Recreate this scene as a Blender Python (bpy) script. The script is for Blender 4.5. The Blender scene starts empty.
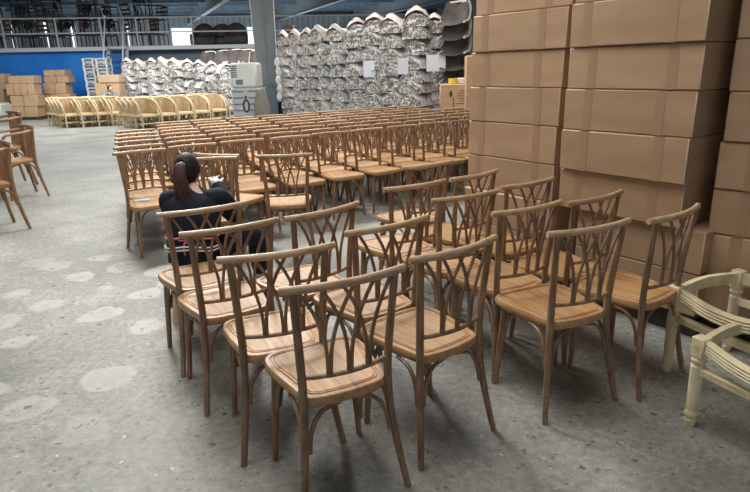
import bpy, math, random
from mathutils import Vector, Matrix, noise
R = math.radians
rnd = random.Random(7)
S = bpy.context.scene
COL = S.collection

# ------------------------------------------------------------------ helpers
class MB:
    """collects simple shapes into one mesh"""
    def __init__(s): s.v = []; s.f = []; s.m = []
    def add(s, v, f, mi=0):
        o = len(s.v); s.v += [tuple(p) for p in v]
        s.f += [tuple(i + o for i in q) for q in f]; s.m += [mi] * len(f)
    def box(s, c, d, rz=0, bev=0.0, mi=0, rot=None):
        x, y, z = d[0] / 2, d[1] / 2, d[2] / 2
        M = rot if rot else Matrix.Rotation(rz, 3, 'Z')
        b = min(bev, x * .9, y * .9, z * .9)
        if b <= 0:
            v = [(-x, -y, -z), (x, -y, -z), (x, y, -z), (-x, y, -z), (-x, -y, z), (x, -y, z), (x, y, z), (-x, y, z)]
            f = [(3, 2, 1, 0), (4, 5, 6, 7), (0, 1, 5, 4), (1, 2, 6, 5), (2, 3, 7, 6), (3, 0, 4, 7)]
        else:
            v = []; idx = {}
            for sx in (-1, 1):
                for sy in (-1, 1):
                    for sz in (-1, 1):
                        for ax in range(3):
                            p = [sx * (x - b), sy * (y - b), sz * (z - b)]
                            p[ax] = (sx, sy, sz)[ax] * (x, y, z)[ax]
                            idx[(sx, sy, sz, ax)] = len(v); v.append(tuple(p))
            f = []
            def q(ids): f.append(tuple(ids))
            for ax in range(3):
                o = [a for a in range(3) if a != ax]
                for sg in (-1, 1):
                    ids = []
                    for (a, c2) in ((-1, -1), (1, -1), (1, 1), (-1, 1)):
                        k = [0, 0, 0]; k[ax] = sg; k[o[0]] = a; k[o[1]] = c2
                        ids.append(idx[(k[0], k[1], k[2], ax)])
                    flip = (sg < 0) != (ax == 1)
                    q(ids[::-1] if flip else ids)
            for ax in range(3):
                o = [a for a in range(3) if a != ax]
                for a in (-1, 1):
                    for c2 in (-1, 1):
                        k0 = [0, 0, 0]; k0[ax] = -1; k0[o[0]] = a; k0[o[1]] = c2
                        k1 = list(k0); k1[ax] = 1
                        ids = [idx[(*k0, o[0])], idx[(*k1, o[0])], idx[(*k1, o[1])], idx[(*k0, o[1])]]
                        fl = (a * c2 > 0) != (ax == 1)
                        q(ids if not fl else ids[::-1])
            for sx in (-1, 1):
                for sy in (-1, 1):
                    for sz in (-1, 1):
                        ids = [idx[(sx, sy, sz, a)] for a in range(3)]
                        q(ids if sx * sy * sz > 0 else ids[::-1])
        s.add([Vector(c) + M @ Vector(p) for p in v], f, mi)
    def tube(s, pts, rad, n=8, sub=3, mi=0, flat=1.0, up=None):
        """smooth tube through pts; rad: number or list per point; flat squashes the second axis"""
        P = [Vector(p) for p in pts]
        rr = list(rad) if hasattr(rad, '__len__') else [rad] * len(P)
        Q = []; RR = []
        if len(P) > 2 and sub > 1:
            for i in range(len(P) - 1):
                p0 = P[i - 1] if i else P[0] * 2 - P[1]
                p3 = P[i + 2] if i + 2 < len(P) else P[-1] * 2 - P[-2]
                for k in range(sub):
                    t = k / sub
                    a = .5 * (2 * P[i] + (P[i + 1] - p0) * t + (2 * p0 - 5 * P[i] + 4 * P[i + 1] - p3) * t * t + (3 * P[i] - p0 - 3 * P[i + 1] + p3) * t ** 3)
                    Q.append(a); RR.append(rr[i] * (1 - t) + rr[i + 1] * t)
            Q.append(P[-1]); RR.append(rr[-1])
        else: Q, RR = P, rr
        T = []
        for i in range(len(Q)):
            T.append((Q[min(i + 1, len(Q) - 1)] - Q[max(i - 1, 0)]).normalized())
        u = Vector(up) if up else (Vector((0, 0, 1)) if abs(T[0].z) < .8 else Vector((0, 1, 0)))
        v = []; f = []
        for i, q in enumerate(Q):
            u = (u - T[i] * u.dot(T[i])).normalized(); w = T[i].cross(u)
            for k in range(n):
                a = 2 * math.pi * k / n
                v.append(q + (u * math.cos(a) * flat + w * math.sin(a)) * RR[i])
        for i in range(len(Q) - 1):
            for k in range(n):
                k2 = (k + 1) % n
                f.append((i * n + k, i * n + k2, (i + 1) * n + k2, (i + 1) * n + k))
        f.append(tuple(range(n))[::-1]); f.append(tuple((len(Q) - 1) * n + k for k in range(n)))
        s.add(v, f, mi)
    def loft(s, rings, mi=0, caps=True, closed=True):
        n = len(rings[0]); v = [p for r in rings for p in r]; f = []
        for i in range(len(rings) - 1):
            for k in range(n if closed else n - 1):
                k2 = (k + 1) % n
                f.append((i * n + k, i * n + k2, (i + 1) * n + k2, (i + 1) * n + k))
        if caps and closed:
            f.append(tuple(range(n))[::-1]); f.append(tuple((len(rings) - 1) * n + k for k in range(n)))
        s.add(v, f, mi)
    def lathe(s, prof, c=(0, 0), n=12, mi=0):
        s.loft([[(c[0] + r * math.cos(2 * math.pi * k / n), c[1] + r * math.sin(2 * math.pi * k / n), z) for k in range(n)] for r, z in prof], mi)
    def ball(s, c, r, n=12, m=8, mi=0, M=None, fn=None):
        r = r if hasattr(r, '__len__') else (r, r, r)
        rings = []
        for i in range(m + 1):
            t = math.pi * (i + .02 * (i == 0) - .02 * (i == m)) / m
            ring = []
            for k in range(n):
                a = 2 * math.pi * k / n
                p = Vector((math.sin(t) * math.cos(a), math.sin(t) * math.sin(a), -math.cos(t)))
                if fn: p = fn(p)
                p = Vector((p.x * r[0], p.y * r[1], p.z * r[2]))
                ring.append((M @ p if M else p) + Vector(c))
            rings.append(ring)
        s.loft(rings, mi)
    def mesh(s, name, mats, smooth=True):
        me = bpy.data.meshes.new(name); me.from_pydata(s.v, [], s.f)
        for m in (mats if isinstance(mats, (list, tuple)) else [mats]): me.materials.append(m)
        for p, i in zip(me.polygons, s.m): p.material_index = i; p.use_smooth = smooth
        if smooth: me.set_sharp_from_angle(angle=R(40))
        me.update(); return me
    def build(s, name, mats, parent=None, smooth=True):
        return link(name, s.mesh(name, mats, smooth), parent)

def link(name, me, parent=None):
    o = bpy.data.objects.new(name, me); COL.objects.link(o); o.parent = parent; return o
def tag(o, label=None, cat=None, group=None, kind=None):
    if label: o['label'] = label
    if cat: o['category'] = cat
    if group: o['group'] = group
    if kind: o['kind'] = kind
    return o
def empty(name, loc=(0, 0, 0), rz=0, label=None, cat=None, group=None):
    o = bpy.data.objects.new(name, None); COL.objects.link(o); o.empty_display_size = .1
    o.location = loc; o.rotation_euler = (0, 0, rz); return tag(o, label, cat, group)
def copy_tree(o, parent=None):
    c = o.copy(); COL.objects.link(c); c.parent = parent
    for ch in KIDS.get(o.name, [k for k in o.children]): copy_tree(ch, c)
    return c
KIDS = {}
def structure(name, mb, mats, smooth=False): return tag(mb.build(name, mats, None, smooth), kind='structure')
ORD = 'first second third fourth fifth sixth seventh eighth ninth tenth eleventh twelfth thirteenth fourteenth fifteenth'.split()

# ------------------------------------------------------------------ camera (solved from the photograph)
F, PITCH, ROLL, H = 580.9, R(17.023), R(-1.367), 1.554
_c, _s, _cr, _sr = math.cos(PITCH), math.sin(PITCH), math.cos(ROLL), math.sin(ROLL)
cam_d = bpy.data.cameras.new('camera'); cam = bpy.data.objects.new('camera', cam_d); COL.objects.link(cam)
cam_d.sensor_width = 36; cam_d.lens = F / 750 * 36; cam_d.clip_end = 200; cam_d.clip_start = .05
right = Vector((1, 0, 0)); fwd = Vector((0, _c, -_s)); up = right.cross(fwd)
r2 = right * _cr + up * _sr * 1.0; u2 = up * _cr - right * _sr * 1.0   # set below by test
def _ray(x, y):
    X, Y = x - 375, y - 246
    X, Y = _cr * X + _sr * Y, -_sr * X + _cr * Y
    a, b = X / F, -Y / F
    return Vector((a, _c + _s * b, -_s + _c * b))
# image x axis direction in the world: derivative of the ray
ix = (_ray(376, 246) - _ray(375, 246)).normalized(); iy = (_ray(375, 245) - _ray(375, 246)).normalized()
iz = ix.cross(iy)
cam.matrix_world = Matrix(((ix.x, iy.x, iz.x, 0), (ix.y, iy.y, iz.y, 0), (ix.z, iy.z, iz.z, H), (0, 0, 0, 1)))
S.camera = cam
def G(x, y, z=0):
    r = _ray(x, y); t = (z - H) / r.z; return Vector((0, 0, H)) + r * t
def AT(x, y, Y):
    r = _ray(x, y); return Vector((0, 0, H)) + r * (Y / r.y)

# ------------------------------------------------------------------ materials
def mat(name, base=(.5, .5, .5), rough=.6, metal=0, spec=.5):
    m = bpy.data.materials.new(name); m.use_nodes = True
    b = m.node_tree.nodes['Principled BSDF']
    b.inputs['Base Color'].default_value = (*base, 1); b.inputs['Roughness'].default_value = rough
    b.inputs['Metallic'].default_value = metal; b.inputs['Specular IOR Level'].default_value = spec
    return m
def nd(m, t, **kw):
    n = m.node_tree.nodes.new(t)
    for k, v in kw.items():
        if k in n.inputs: n.inputs[k].default_value = v
        else: setattr(n, k, v)
    return n
def lk(m, a, b): m.node_tree.links.new(a, b)
def ramp(m, stops):
    n = nd(m, 'ShaderNodeValToRGB'); e = n.color_ramp.elements
    while len(e) < len(stops): e.new(.5)
    for i, (p, c) in enumerate(stops): e[i].position = p; e[i].color = (*c, 1) if len(c) == 3 else c
    return n
def noise_mat(name, stops, scale=(1, 1, 1), ns=5, detail=4, rough=.6, bump=0, coord='Object', spec=.5, randomize=0.0, dist=0, rr=None):
    m = mat(name, (1, 1, 1), rough, 0, spec); b = m.node_tree.nodes['Principled BSDF']
    tc = nd(m, 'ShaderNodeTexCoord'); mp = nd(m, 'ShaderNodeMapping'); mp.inputs['Scale'].default_value = scale
    lk(m, tc.outputs[coord], mp.inputs['Vector'])
    n = nd(m, 'ShaderNodeTexNoise', Scale=ns, Detail=detail, Distortion=dist)
    n.noise_dimensions = '4D'
    oi = nd(m, 'ShaderNodeObjectInfo'); mu = nd(m, 'ShaderNodeMath', operation='MULTIPLY'); mu.inputs[1].default_value = 20
    lk(m, oi.outputs['Random'], mu.inputs[0]); lk(m, mu.outputs[0], n.inputs['W'])
    lk(m, mp.outputs[0], n.inputs['Vector'])
    rp = ramp(m, stops); lk(m, n.outputs['Fac'], rp.inputs[0])
    out = rp.outputs[0]
    if randomize:
        hs = nd(m, 'ShaderNodeHueSaturation'); mr = nd(m, 'ShaderNodeMapRange')
        mr.inputs['To Min'].default_value = 1 - randomize; mr.inputs['To Max'].default_value = 1 + randomize
        lk(m, oi.outputs['Random'], mr.inputs['Value']); lk(m, mr.outputs[0], hs.inputs['Value']); lk(m, out, hs.inputs['Color']); out = hs.outputs[0]
    lk(m, out, b.inputs['Base Color'])
    if bump:
        bp = nd(m, 'ShaderNodeBump', Strength=bump, Distance=.01); lk(m, n.outputs['Fac'], bp.inputs['Height']); lk(m, bp.outputs[0], b.inputs['Normal'])
    if rr:
        m2 = nd(m, 'ShaderNodeMapRange'); m2.inputs['To Min'].default_value = rr[0]; m2.inputs['To Max'].default_value = rr[1]
        lk(m, n.outputs['Fac'], m2.inputs['Value']); lk(m, m2.outputs[0], b.inputs['Roughness'])
    return m

M = {}
M['frame'] = noise_mat('walnut_frame', [(.25, (.13, .072, .040)), (.5, (.245, .145, .083)), (.75, (.40, .255, .155))], (9, 9, 1.6), 6, 5, .38, .08, randomize=.12)
M['rail'] = noise_mat('walnut_rail_lit', [(.25, (.30, .19, .107)), (.5, (.47, .315, .187)), (.75, (.62, .435, .275))], (2, 12, 12), 6, 5, .36, .08, randomize=.12)  # paler than the frame: highlights on the lit rails put into the colour
M['seat'] = noise_mat('walnut_seat', [(.25, (.23, .115, .046)), (.45, (.42, .235, .100)), (.75, (.56, .34, .165))], (20, 1.6, 10), 4, 7, .4, .05, randomize=.10, dist=.3)
M['warm'] = noise_mat('warm_frame', [(.25, (.17, .09, .045)), (.5, (.28, .155, .08)), (.75, (.40, .24, .13))], (8, 8, 1.6), 6, 5, .4, .06, randomize=.1)
M['warmrail'] = noise_mat('warm_rail', [(.25, (.25, .14, .08)), (.5, (.38, .225, .13)), (.75, (.5, .32, .2))], (2, 10, 10), 6, 5, .4, .06, randomize=.1)
M['cream'] = noise_mat('cream_paint', [(.3, (.62, .52, .31)), (.6, (.80, .69, .45)), (.8, (.86, .77, .54))], (3, 3, 1.5), 5, 4, .5, .05)
M['palewood'] = noise_mat('pale_raw_wood', [(.3, (.50, .37, .20)), (.7, (.70, .55, .33))], (4, 4, 1), 5, 3, .6, randomize=.08)
M['cane'] = noise_mat('woven_cane', [(.3, (.42, .29, .16)), (.7, (.60, .45, .27))], (10, 10, 2), 5, 3, .7)
M['steel'] = noise_mat('grey_steel', [(.3, (.15, .175, .19)), (.7, (.21, .235, .25))], (1, 1, .3), 4, 4, .5)
M['steelblue'] = noise_mat('dark_blue_steel', [(.3, (.10, .14, .18)), (.7, (.15, .20, .25))], (1, 1, .3), 4, 4, .5)
M['whitepaint'] = mat('white_painted_steel', (.72, .75, .76), .45)
M['dark'] = noise_mat('dark_wood', [(.3, (.022, .018, .017)), (.7, (.06, .045, .038))], (4, 4, 2), 5, 3, .5, randomize=.3)
M['darkbrown'] = noise_mat('brown_wood_dark', [(.3, (.06, .04, .03)), (.7, (.14, .09, .06))], (4, 4, 2), 5, 3, .5, randomize=.3)
M['black'] = noise_mat('black_cloth', [(.3, (.006, .008, .014)), (.7, (.016, .02, .03))], (1, 1, 1), 12, 4, .85, .15, spec=.25)
M['white'] = mat('white_cloth', (.78, .78, .78), .7)
M['pink'] = mat('pink_cord', (.75, .22, .26), .7)
M['skin'] = mat('skin', (.62, .40, .31), .55)
M['hair'] = noise_mat('black_hair', [(.3, (.008, .006, .006)), (.7, (.022, .016, .015))], (30, 30, 3), 5, 3, .6, spec=.3)
M['ponytail'] = noise_mat('brown_hair', [(.3, (.02, .011, .009)), (.7, (.11, .058, .042))], (40, 40, 3), 5, 3, .6, spec=.3)
M['paper'] = mat('white_paper', (.74, .79, .86), .6)
M['bluepaper'] = mat('pale_blue_paper', (.35, .56, .70), .6)
M['yellow'] = mat('yellow_plastic', (.75, .55, .05), .5)
M['plasticgrey'] = noise_mat('grey_plastic', [(.3, (.42, .46, .47)), (.7, (.55, .58, .58))], (1, 1, 1), 3, 3, .5)
M['plasticwhite'] = noise_mat('white_plastic', [(.3, (.66, .67, .62)), (.7, (.75, .75, .70))], (1, 1, 1), 3, 3, .45)
M['darkhole'] = mat('dark_recess', (.03, .035, .04), .8)
M['net'] = noise_mat('olive_net', [(.3, (.12, .12, .09)), (.7, (.32, .31, .25))], (6, 6, 6), 8, 3, .9)
M['pallet'] = noise_mat('dark_pallet_wood', [(.3, (.02, .017, .014)), (.7, (.06, .05, .04))], (2, 8, 8), 5, 3, .8)
M['tarp'] = noise_mat('pale_green_sheet', [(.3, (.35, .40, .33)), (.7, (.50, .54, .46))], (1, 1, 1), 4, 3, .6)
M['sofa'] = noise_mat('brown_upholstery', [(.3, (.05, .04, .038)), (.7, (.12, .095, .085))], (1, 1, 1), 5, 3, .8)
M['print'] = mat('dark_print', (.06, .04, .03), .7)

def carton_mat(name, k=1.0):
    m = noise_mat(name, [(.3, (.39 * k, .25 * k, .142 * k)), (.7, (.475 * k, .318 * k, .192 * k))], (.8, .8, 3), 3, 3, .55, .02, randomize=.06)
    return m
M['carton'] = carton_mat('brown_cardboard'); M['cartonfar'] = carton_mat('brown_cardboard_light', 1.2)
M['tape'] = mat('brown_tape', (.385, .25, .147), .28); M['edge'] = mat('film_edge', (.56, .46, .36), .35)

def film():
    m = mat('plastic_film', (.8, .8, .8), .28); t = m.node_tree; b = t.nodes['Principled BSDF']
    tc = nd(m, 'ShaderNodeTexCoord'); mp = nd(m, 'ShaderNodeMapping'); mp.inputs['Scale'].default_value = (5, 5, 3)
    lk(m, tc.outputs['Object'], mp.inputs[0])
    n = nd(m, 'ShaderNodeTexNoise', Scale=2.5, Detail=5, Distortion=1.6); n.noise_dimensions = '4D'
    oi = nd(m, 'ShaderNodeObjectInfo'); mu = nd(m, 'ShaderNodeMath', operation='MULTIPLY'); mu.inputs[1].default_value = 30
    lk(m, oi.outputs['Random'], mu.inputs[0]); lk(m, mu.outputs[0], n.inputs['W']); lk(m, mp.outputs[0], n.inputs['Vector'])
    c = ramp(m, [(.30, (.46, .43, .40)), (.46, (.74, .71, .67)), (.6, (.93, .91, .88))]); lk(m, n.outputs['Fac'], c.inputs[0]); lk(m, c.outputs[0], b.inputs['Base Color'])
    a = ramp(m, [(.30, (.55,) * 3), (.42, (.96,) * 3)]); lk(m, n.outputs['Fac'], a.inputs[0]); lk(m, a.outputs[0], b.inputs['Alpha'])
    bp = nd(m, 'ShaderNodeBump', Strength=.5, Distance=.03); lk(m, n.outputs['Fac'], bp.inputs['Height']); lk(m, bp.outputs[0], b.inputs['Normal'])
    return m
M['film'] = film()
def veil():
    m = mat('crumpled_clear_film', (.86, .85, .83), .25); b = m.node_tree.nodes['Principled BSDF']
    tc = nd(m, 'ShaderNodeTexCoord'); mp = nd(m, 'ShaderNodeMapping'); mp.inputs['Scale'].default_value = (5, 5, 3.2)
    lk(m, tc.outputs['Object'], mp.inputs[0])
    oi = nd(m, 'ShaderNodeObjectInfo'); mu = nd(m, 'ShaderNodeMath', operation='MULTIPLY'); mu.inputs[1].default_value = 40
    n = nd(m, 'ShaderNodeTexNoise', Scale=1.6, Detail=4, Distortion=2.2); n.noise_dimensions = '4D'
    lk(m, oi.outputs['Random'], mu.inputs[0]); lk(m, mu.outputs[0], n.inputs['W']); lk(m, mp.outputs[0], n.inputs['Vector'])
    a = ramp(m, [(.28, (.7,) * 3), (.38, (.12,) * 3), (.45, (.4,) * 3), (.49, (1,) * 3), (.53, (.5,) * 3), (.60, (.12,) * 3), (.72, (.75,) * 3)]); lk(m, n.outputs['Fac'], a.inputs[0]); lk(m, a.outputs[0], b.inputs['Alpha'])
    c = ramp(m, [(.38, (.62, .59, .55)), (.5, (1, .98, .95)), (.62, (.74, .70, .66))]); lk(m, n.outputs['Fac'], c.inputs[0]); lk(m, c.outputs[0], b.inputs['Base Color'])
    bp = nd(m, 'ShaderNodeBump', Strength=.6, Distance=.03); lk(m, n.outputs['Fac'], bp.inputs['Height']); lk(m, bp.outputs[0], b.inputs['Normal'])
    return m
M['veil'] = veil()
M['shell'] = noise_mat('brown_chair_shell', [(.3, (.12, .085, .065)), (.7, (.26, .19, .15))], (2, 2, 2), 5, 3, .7, randomize=.3)
M['creamfilm'] = noise_mat('cream_film', [(.3, (.55, .47, .40)), (.7, (.78, .70, .63))], (3, 3, 2), 4, 4, .4, .3)

def floor_mat():
    m = mat('stained_concrete', (.4, .4, .4), .5); b = m.node_tree.nodes['Principled BSDF']
    tc = nd(m, 'ShaderNodeTexCoord'); P = tc.outputs['Object']
    def mix(a, bb, fac, mode='MIX'):
        x = nd(m, 'ShaderNodeMix', data_type='RGBA', blend_type=mode)
        for s_, val in ((0, fac), (6, a), (7, bb)):
            if hasattr(val, 'is_linked'): lk(m, val, x.inputs[s_])
            else: x.inputs[s_].default_value = val if s_ == 0 else (*val, 1)
        return x.outputs[2]
    n1 = nd(m, 'ShaderNodeTexNoise', Scale=.9, Detail=8, Roughness=.62); lk(m, P, n1.inputs['Vector'])
    c1 = ramp(m, [(.34, (.165, .168, .148)), (.5, (.25, .25, .222)), (.64, (.345, .343, .305))]); lk(m, n1.outputs['Fac'], c1.inputs[0])
    n2 = nd(m, 'ShaderNodeTexNoise', Scale=26, Detail=10, Roughness=.78); lk(m, P, n2.inputs['Vector'])
    c2 = ramp(m, [(.3, (.55,) * 3), (.5, (1,) * 3), (.7, (1.5,) * 3)]); lk(m, n2.outputs['Fac'], c2.inputs[0])
    col = mix(c1.outputs[0], c2.outputs[0], 1.0, 'MULTIPLY')
    # rows of pale round stains, broken up by noise
    vo = nd(m, 'ShaderNodeTexVoronoi', Scale=2.5, Randomness=.45); mpv = nd(m, 'ShaderNodeMapping')
    mpv.inputs['Rotation'].default_value = (0, 0, R(33)); lk(m, P, mpv.inputs[0])
    n3 = nd(m, 'ShaderNodeTexNoise', Scale=5, Detail=4); lk(m, P, n3.inputs['Vector'])
    vm = nd(m, 'ShaderNodeVectorMath', operation='MULTIPLY_ADD'); lk(m, n3.outputs['Color'], vm.inputs[0]); vm.inputs[1].default_value = (.16, .16, 0); lk(m, mpv.outputs[0], vm.inputs[2])
    lk(m, vm.outputs[0], vo.inputs['Vector'])
    rv = ramp(m, [(0, (.5,) * 3), (.26, (.7,) * 3), (.345, (.95,) * 3), (.41, (0,) * 3)]); lk(m, vo.outputs['Distance'], rv.inputs[0])
    n4 = nd(m, 'ShaderNodeTexNoise', Scale=.8, Detail=2); lk(m, P, n4.inputs['Vector'])
    r4 = ramp(m, [(.42, (0,) * 3), (.56, (.55,) * 3)]); lk(m, n4.outputs['Fac'], r4.inputs[0])
    ds = nd(m, 'ShaderNodeVectorMath', operation='DISTANCE'); lk(m, P, ds.inputs[0]); ds.inputs[1].default_value = (5 - 2.1, -18 + 3.6, .05)
    rd = nd(m, 'ShaderNodeMapRange'); rd.inputs['From Min'].default_value = .9; rd.inputs['From Max'].default_value = 2.0; rd.inputs['To Min'].default_value = .9; rd.inputs['To Max'].default_value = 0; lk(m, ds.outputs['Value'], rd.inputs['Value'])
    mx = nd(m, 'ShaderNodeMath', operation='MAXIMUM'); m5 = nd(m, 'ShaderNodeMath', operation='MULTIPLY'); lk(m, r4.outputs[0], m5.inputs[0]); m5.inputs[1].default_value = .35
    lk(m, rd.outputs[0], mx.inputs[0]); lk(m, m5.outputs[0], mx.inputs[1])
    mm = nd(m, 'ShaderNodeMath', operation='MULTIPLY'); lk(m, rv.outputs[0], mm.inputs[0]); lk(m, mx.outputs[0], mm.inputs[1])
    n6 = nd(m, 'ShaderNodeTexNoise', Scale=7, Detail=6, Roughness=.7); lk(m, P, n6.inputs['Vector'])
    r6 = ramp(m, [(.30, (.35,) * 3), (.52, (1,) * 3)]); lk(m, n6.outputs['Fac'], r6.inputs[0])
    m6 = nd(m, 'ShaderNodeMath', operation='MULTIPLY'); lk(m, mm.outputs[0], m6.inputs[0]); lk(m, r6.outputs[0], m6.inputs[1])
    col = mix(col, (.45, .45, .41), m6.outputs[0])
    # dark specks and pale chips
    for sc, th, cc, amt in ((13, .14, (.055, .055, .05), .75), (30, .2, (.09, .09, .085), .65), (19, .16, (.085, .085, .08), .55), (17, .10, (.62, .62, .6), .7), (36, .14, (.55, .55, .53), .5)):
        v2 = nd(m, 'ShaderNodeTexVoronoi', Scale=sc); nn = nd(m, 'ShaderNodeTexNoise', Scale=sc * 2.2, Detail=2)
        mp2 = nd(m, 'ShaderNodeMapping'); mp2.inputs['Location'].default_value = (sc, sc * .7, 0); lk(m, P, mp2.inputs[0])
        lk(m, mp2.outputs[0], nn.inputs['Vector'])
        va = nd(m, 'ShaderNodeVectorMath', operation='MULTIPLY_ADD'); lk(m, nn.outputs['Color'], va.inputs[0]); va.inputs[1].default_value = (.8 / sc,) * 3; lk(m, mp2.outputs[0], va.inputs[2])
        lk(m, va.outputs[0], v2.inputs['Vector'])
        sep = nd(m, 'ShaderNodeSeparateColor'); lk(m, v2.outputs['Color'], sep.inputs[0])
        # only some cells carry a speck, each of its own size
        sz = nd(m, 'ShaderNodeMapRange'); sz.inputs['From Min'].default_value = .55; sz.inputs['From Max'].default_value = 1; sz.inputs['To Min'].default_value = 0; sz.inputs['To Max'].default_value = th * 1.6
        lk(m, sep.outputs[0], sz.inputs['Value'])
        lt = nd(m, 'ShaderNodeMath', operation='LESS_THAN'); lk(m, v2.outputs['Distance'], lt.inputs[0]); lk(m, sz.outputs[0], lt.inputs[1])
        ml = nd(m, 'ShaderNodeMath', operation='MULTIPLY'); lk(m, lt.outputs[0], ml.inputs[0]); ml.inputs[1].default_value = amt
        col = mix(col, cc, ml.outputs[0])
    lk(m, col, b.inputs['Base Color'])
    rr = nd(m, 'ShaderNodeMapRange'); rr.inputs['To Min'].default_value = .35; rr.inputs['To Max'].default_value = .75
    lk(m, n1.outputs['Fac'], rr.inputs['Value']); lk(m, rr.outputs[0], b.inputs['Roughness'])
    bp = nd(m, 'ShaderNodeBump', Strength=.15, Distance=.01); lk(m, n2.outputs['Fac'], bp.inputs['Height']); lk(m, bp.outputs[0], b.inputs['Normal'])
    return m
M['floor'] = floor_mat()
M['bluewall'] = noise_mat('blue_painted_wall', [(.3, (.008, .20, .78)), (.7, (.03, .31, .95))], (.5, .5, .5), 2, 4, .35)

def siding(name, ca, cb, sc):
    m = mat(name, ca, .6); b = m.node_tree.nodes['Principled BSDF']
    tc = nd(m, 'ShaderNodeTexCoord'); w = nd(m, 'ShaderNodeTexWave', Scale=sc); w.bands_direction = 'X'
    lk(m, tc.outputs['Object'], w.inputs['Vector']); r = ramp(m, [(.2, ca), (.8, cb)]); lk(m, w.outputs['Fac'], r.inputs[0]); lk(m, r.outputs[0], b.inputs['Base Color'])
    return m
M['siding'] = siding('pale_metal_siding', (.42, .48, .53), (.56, .62, .66), .9)
M['roof'] = siding('dark_roof_sheet', (.030, .042, .055), (.065, .082, .10), .8)
M['concrete'] = noise_mat('grey_slab', [(.3, (.42, .46, .48)), (.7, (.62, .65, .66))], (1, 1, 1), 2, 3, .6)
def emit(name, c, s):
    m = mat(name, c, .3); b = m.node_tree.nodes['Principled BSDF']; b.inputs['Emission Color'].default_value = (*c, 1); b.inputs['Emission Strength'].default_value = s; return m
M['daypane'] = emit('bright_window_glass', (.88, .95, 1), 1.6)

# ------------------------------------------------------------------ brown spindle-back chair
RW = .23
def rail_y(x): return -.205 - .038 * (1 - (x / RW) ** 2)
STILE = [(.215, -.252, 0), (.2, -.233, .10), (.178, -.206, .27), (.166, -.19, .46), (.171, -.196, .62), (.187, -.217, .872)]
def stile_at(z):
    for a, b in zip(STILE, STILE[1:]):
        if a[2] <= z <= b[2]:
            t = (z - a[2]) / (b[2] - a[2]); return Vector((a[0] + (b[0] - a[0]) * t, a[1] + (b[1] - a[1]) * t, z))
def fleg_at(z): t = z / .43; return Vector((.193 - .028 * t, .147 - .014 * t, z))
def cr_closed(P, n):
    out = []; L = len(P)
    for i in range(L):
        p0, p1, p2, p3 = (Vector(P[(i + k - 1) % L]) for k in range(4))
        for k in range(n):
            t = k / n
            out.append(.5 * (2 * p1 + (p2 - p0) * t + (2 * p0 - 5 * p1 + 4 * p2 - p3) * t * t + (3 * p1 - p0 - 3 * p2 + p3) * t ** 3))
    return out
SEATR = [(0, -.224), (.09, -.217), (.142, -.203), (.165, -.168), (.18, -.09), (.197, 0), (.208, .08), (.206, .14), (.190, .183), (.15, .205), (.08, .214), (0, .217)]
SEATP = SEATR + [(-x, y) for x, y in SEATR[-2:0:-1]]
def seat_mb(mb, sub=2):
    o = cr_closed([(x, y, 0) for x, y in SEATP], sub)
    def ring(inset, z):
        r = []
        for p in o:
            d = p.length; r.append(Vector((p.x * (1 - inset / d), p.y * (1 - inset / d), z)))
        return r
    prof = [(.03, .424), (.009, .4245), (.003, .430), (0, .44), (.001, .455), (.006, .463), (.020, .4655), (.024, .4650), (.026, .4605), (.031, .4605), (.033, .4650), (.037, .4652), (.039, .4615), (.043, .4615), (.046, .4645), (.10, .4625), (.15, .461)]
    mb.loft([ring(i, z) for i, z in prof])
def brace_pts(leg, side, dz=0):
    s = Vector(side)
    return [leg(.25) + s * .020, leg(.315) + s * .024, leg(.365) + s * .040, leg(.40) + s * .075 + Vector((0, 0, .002)), leg(.415) + s * .135 + Vector((0, 0, .002))]
def mir(f): return lambda z: Vector((-f(z).x, f(z).y, f(z).z))

def chair_pieces(n=8, sub=3):
    """list of (part name, MB, material key)"""
    P = []
    s = MB(); seat_mb(s, 2); P.append(('seat', s, 'seat'))
    t = MB(); xs = [-RW + 2 * RW * i / 8 for i in range(9)]
    t.tube([(x, rail_y(x), .88) for x in xs], [.0145] + [.0155] * 7 + [.0145], 10, 2); P.append(('top_rail', t, 'rail'))
    t = MB(); t.tube([(x, -.19 - .036 * (1 - (x / .168) ** 2), .545) for x in (-.168, -.12, -.06, 0, .06, .12, .168)], .0095, n, 2); P.append(('lower_rail', t, 'frame'))
    for sg in (-1, 1):
        t = MB(); t.tube([(sg * x, y, z) for x, y, z in STILE], [.0135, .0145, .0155, .0165, .016, .0145], n, sub, flat=.95); P.append(('rear_post', t, 'frame'))
    for sg in (-1, 1):
        t = MB(); t.tube([(sg * fleg_at(z).x, fleg_at(z).y, z) for z in (0, .1, .25, .43)], [.0135, .0145, .0165, .0175], n, 2); P.append(('front_leg', t, 'frame'))
    for xi in (-.075, 0, .075):
        for sg in (-1, 1):
            t = MB(); pts = []
            for k in range(8):
                q = k / 7; z = .545 + (.872 - .545) * q
                w = max(0, (q - .10) / .90)
                x = xi + sg * (.006 + .09 * w ** 2.15)
                yb = -.19 - .036 * (1 - (xi / .168) ** 2)
                pts.append((x, yb + (rail_y(x) - yb) * q, z))
            t.tube(pts, .0072, 6, 2); P.append(('spindle', t, 'frame'))
    for sg in (-1, 1):
        fl = fleg_at if sg > 0 else mir(fleg_at); rl = stile_at if sg > 0 else mir(stile_at)
        for leg, side in ((fl, (-sg, 0, 0)), (fl, (0, -1, 0)), (rl, (-sg, 0, 0)), (rl, (.05 * sg, 1, 0))):
            t = MB(); t.tube(brace_pts(leg, side), .0088, 6, 2); P.append(('brace', t, 'frame'))
    return P

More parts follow.
